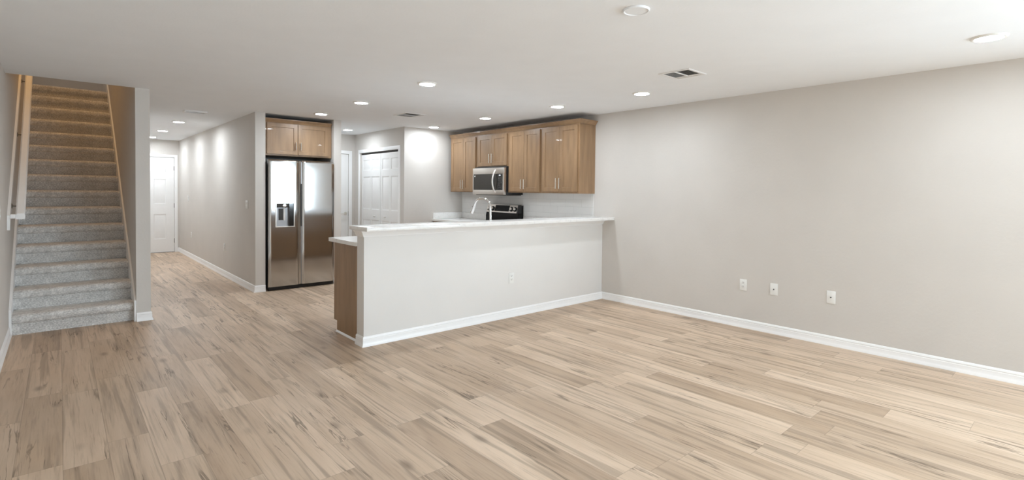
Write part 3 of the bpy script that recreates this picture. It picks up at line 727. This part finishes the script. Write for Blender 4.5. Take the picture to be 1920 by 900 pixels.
# ------------------------------------------------------------------ recessed ceiling lights
def make_light(loc, label, glow):
    t = thing('recessed_light', loc, label, 'ceiling light', 0, 'recessed ceiling lights')
    MB().lathe([(0.074, -0.0125), (0.080, -0.0135), (0.092, -0.009), (0.098, -0.0005), (0.074, -0.0005)], (0, 0, 0), 'z', 'plate_white', 40).build('trim_ring', t)
    MB().lathe([(0, -0.0125), (0.050, -0.0118), (0.0735, -0.0085), (0.0735, -0.001), (0, -0.001)], (0, 0, 0), 'z', glow, 40).build('lens', t)
    return t
LIGHTS = [
 ((4.530, 0.475), 'largest recessed light, nearest the viewer, high up at the right edge of the ceiling'),
 ((2.675, 4.288), 'recessed light above the left end of the bar, nearest of its row'),
 ((2.685, 5.755), 'recessed light midway between the bar end and the refrigerator'),
 ((2.690, 7.006), 'recessed light right in front of the cabinet over the refrigerator'),
 ((3.735, 8.531), 'recessed light at the far back, above the closet and the white door with a lever'),
 ((4.560, 7.104), 'recessed light close to the plain kitchen wall at the far end of the wall cabinets'),
 ((4.522, 5.713), 'recessed light in front of the microwave and its short cabinet'),
 ((4.515, 4.309), 'recessed light just in front of the nearest wall cabinet, over the bar'),
 ((4.545, 3.131), 'recessed light beside the louvred vent, near the bare right wall'),
 ((1.406, 9.478), 'first hallway recessed light, beyond the slotted white vent'),
 ((1.408, 11.149), 'middle one of three recessed lights along the hallway ceiling'),
 ((1.415, 12.70), 'hallway recessed light nearest the white door at the end'),
]
LIGHTS += [  # out-of-view lights added to brighten the left wall and floor
 ((0.900, 0.475), 'unseen added recessed light above the viewer, nearest the left wall'),
 ((0.900, -2.20), 'unseen added recessed light behind the viewer, nearest the left wall'),
 ((2.685, -2.20), 'unseen added recessed light behind the viewer, in the middle of the ceiling'),
]
l0 = lh = None
for (x, y), lab in LIGHTS:
    if x < 2 and y > 8:                                   # hallway lights, with the boosted glow
        if lh is None: lh = make_light((x, y, H), lab, 'lens_glow_hall')
        else: dup(lh, (x, y, H), lab)
    elif l0 is None: l0 = make_light((x, y, H), lab, 'lens_glow')
    else: dup(l0, (x, y, H), lab)

# ceiling registers
def register(name, x0, x1, y0, y1, label, split=True, drop=0.007):
    cx, cy = (x0+x1)/2, (y0+y1)/2; a, c = (x1-x0)/2, (y1-y0)/2
    t = thing(name, (cx, cy, H), label, 'vent', 0, 'ceiling air vents')
    fr = MB(); m = 0.026
    out = [(-a, -c), (a, -c), (a, c), (-a, c)]; mid = [(-a+0.006, -c+0.006), (a-0.006, -c+0.006), (a-0.006, c-0.006), (-a+0.006, c-0.006)]; inn = [(-a+m, -c+m), (a-m, -c+m), (a-m, c-m), (-a+m, c-m)]
    vs = [(p[0], p[1], -0.0005) for p in out]+[(p[0], p[1], -drop) for p in mid]+[(p[0], p[1], -drop) for p in inn]+[(p[0], p[1], -0.0005) for p in inn]
    fr.poly(vs, [(r*4+i, r*4+(i+1) % 4, (r*4+4)+(i+1) % 4, r*4+4+i) for r in range(3) for i in range(4)], 'vent_white'); fr.build('frame', t)
    MB().box(-a+m, a-m, -c+m, c-m, -0.0015, -0.0006, 'duct_shade').build('duct_shade_sheet', t)  # dark sheet painted in for the shade inside the duct
    def slat(p, q, tilt):
        b = MB(); p = Vector(p); q = Vector(q); d = (q-p).normalized(); n = Vector((-d.y, d.x)); w = 0.0048
        A = n*w*tilt
        v = [(p.x-A.x, p.y-A.y, -0.0018), (q.x-A.x, q.y-A.y, -0.0018), (q.x+A.x, q.y+A.y, -0.0055), (p.x+A.x, p.y+A.y, -0.0055)]
        v += [(x+n.x*0.0012, y+n.y*0.0012, z-0.0004) for x, y, z in v]
        b.poly(v, [(0, 1, 2, 3), (7, 6, 5, 4), (0, 4, 5, 1), (1, 5, 6, 2), (2, 6, 7, 3), (3, 7, 4, 0)], 'vent_white'); b.build('slat', t)
    if split:
        n1 = 8                                            # far half: slats across, near half: slats along
        for i in range(n1):
            y = 0.010+(i+0.5)*(c-m-0.012)/n1; slat((-a+m+0.002, y), (a-m-0.045, y), -0.9)
        n2 = 9
        for i in range(n2):
            x = -a+m+(i+0.5)*(2*a-2*m-0.045)/n2; slat((x, -c+m+0.002), (x, -0.010), 0.9)
        for i in range(3):
            x = a-m-0.040+(i+0.5)*0.038/3; slat((x, -c+m+0.002), (x, c-m-0.002), -0.8)
        MB().box(-a+m, a-m-0.045, -0.008, 0.008, -0.0075, -0.0016, 'vent_white').build('centre_bar', t)
    else:
        for i in range(6): slat((-a+m+0.002, -c+m+(i+0.5)*(2*c-2*m)/6), (a-m-0.002, -c+m+(i+0.5)*(2*c-2*m)/6), 1)
        for xx in (-0.07, 0.045): MB().box(xx-0.005, xx+0.005, -c+m, c-m, -0.009, -0.0016, 'vent_white').build('cross_bar', t)
    return t
register('ceiling_vent', 3.905, 4.205, 2.235, 2.530, 'white louvred ceiling vent beside the recessed light near the right wall')
register('ceiling_vent', 3.455, 3.780, 6.055, 6.410, 'white louvred ceiling vent over the kitchen, in front of the closet')
register('ceiling_vent', 1.245, 1.515, 7.955, 8.130, 'narrow slotted white vent on the hallway ceiling', False, 0.020)
cv = MB().lathe([(0, -0.009), (0.058, -0.009), (0.060, -0.0075), (0.063, -0.0075), (0.066, -0.012), (0.071, -0.012), (0.074, -0.0005), (0, -0.0005)], (0, 0, 0), 'z', 'ceiling_paint', 48).build('ceiling_cover_plate', angle=25)
cv.location = (2.452, 1.735, H)
tag(cv, 'round flat white cover plate on the ceiling at the top of the picture', 'cover plate')

# ------------------------------------------------------------------ wall plates (local: on a wall, facing -Y)
def plate(name, loc, rz, kind, label, cat, group, w=0.074, h=0.118):
    t = thing(name, loc, label, cat, rz, group)
    MB().box(-w/2, w/2, -0.006, -0.0006, -h/2, h/2, 'plate_white', 0.003).build('cover_plate', t)
    if kind == 'outlet':
        for z in (-0.028, 0.012):
            b = MB().box(-0.0165, 0.0165, -0.0085, -0.0061, z, z+0.029, 'plate_white', 0.004)
            for x in (-0.0085, 0.0045): b.box(x, x+0.0028, -0.0088, -0.0084, z+0.012, z+0.021, 'slot_dark')
            b.box(-0.003, 0.003, -0.0088, -0.0084, z+0.004, z+0.009, 'slot_dark')
            b.build('socket', t)
        MB().lathe([(0, -0.0075), (0.003, -0.0072), (0.0035, -0.006)], (0, 0, -0.0075), 'y', 'nickel', 10).build('screw', t)
    elif kind == 'jack':
        MB().lathe([(0, -0.013), (0.0055, -0.013), (0.0055, -0.0061)], (0, 0, 0), 'y', 'slot_dark', 16).build('jack', t)
        for z in (-0.042, 0.042): MB().lathe([(0, -0.0075), (0.003, -0.0072), (0.0035, -0.006)], (0, 0, z), 'y', 'plate_white', 10).build('screw', t)
    else:
        n = 2 if w > 0.1 else 1
        for i in range(n):
            x = 0 if n == 1 else (-0.023, 0.023)[i]
            MB().prism([(-0.0061, -0.032), (-0.0061, 0.032), (-0.0105, 0.030), (-0.0075, 0.0), (-0.0095, -0.030)], 'x', x-0.0155, x+0.0155, 'plate_white').build('rocker', t)
    return t
q = -math.pi/2
plate('outlet', (3.785, YH, 0.438), 0, 'outlet', 'white power outlet low on the half wall under the bar', 'outlet', 'wall outlets')
plate('outlet', (XR, 2.4145, 0.450), q, 'outlet', 'white power outlet, leftmost plate low on the right wall', 'outlet', 'wall outlets')
plate('cable_jack', (XR, 2.1055, 0.449), q, 'jack', 'white cable plate with one dark jack, next to the power outlet on the right wall', 'jack plate', 'cable jack plates')
plate('cable_jack', (XR, 1.5965, 0.4505), q, 'jack', 'white cable plate with one dark jack, rightmost low on the right wall', 'jack plate', 'cable jack plates')
plate('light_switch', (XW, 7.884, 1.183), q, 'switch', 'white double light switch on the hall wall near the refrigerator', 'switch', 'hall switches', w=0.118)
plate('light_switch', (XW, 12.265, 1.190), q, 'switch', 'white light switch on the hall wall near its far door', 'switch', 'hall switches')
plate('outlet', (XW, 11.94, 0.468), q, 'outlet', 'white power outlet low on the hall wall near its far door', 'outlet', 'wall outlets')
plate('outlet', (XW, 9.197, 0.465), q, 'outlet', 'white power outlet low on the hall wall nearer the refrigerator', 'outlet', 'wall outlets')
plate('light_switch', (XL, 5.78, 1.190), -q, 'switch', 'white switch plate on the left wall at the picture edge before the stairs', 'switch', 'hall switches')
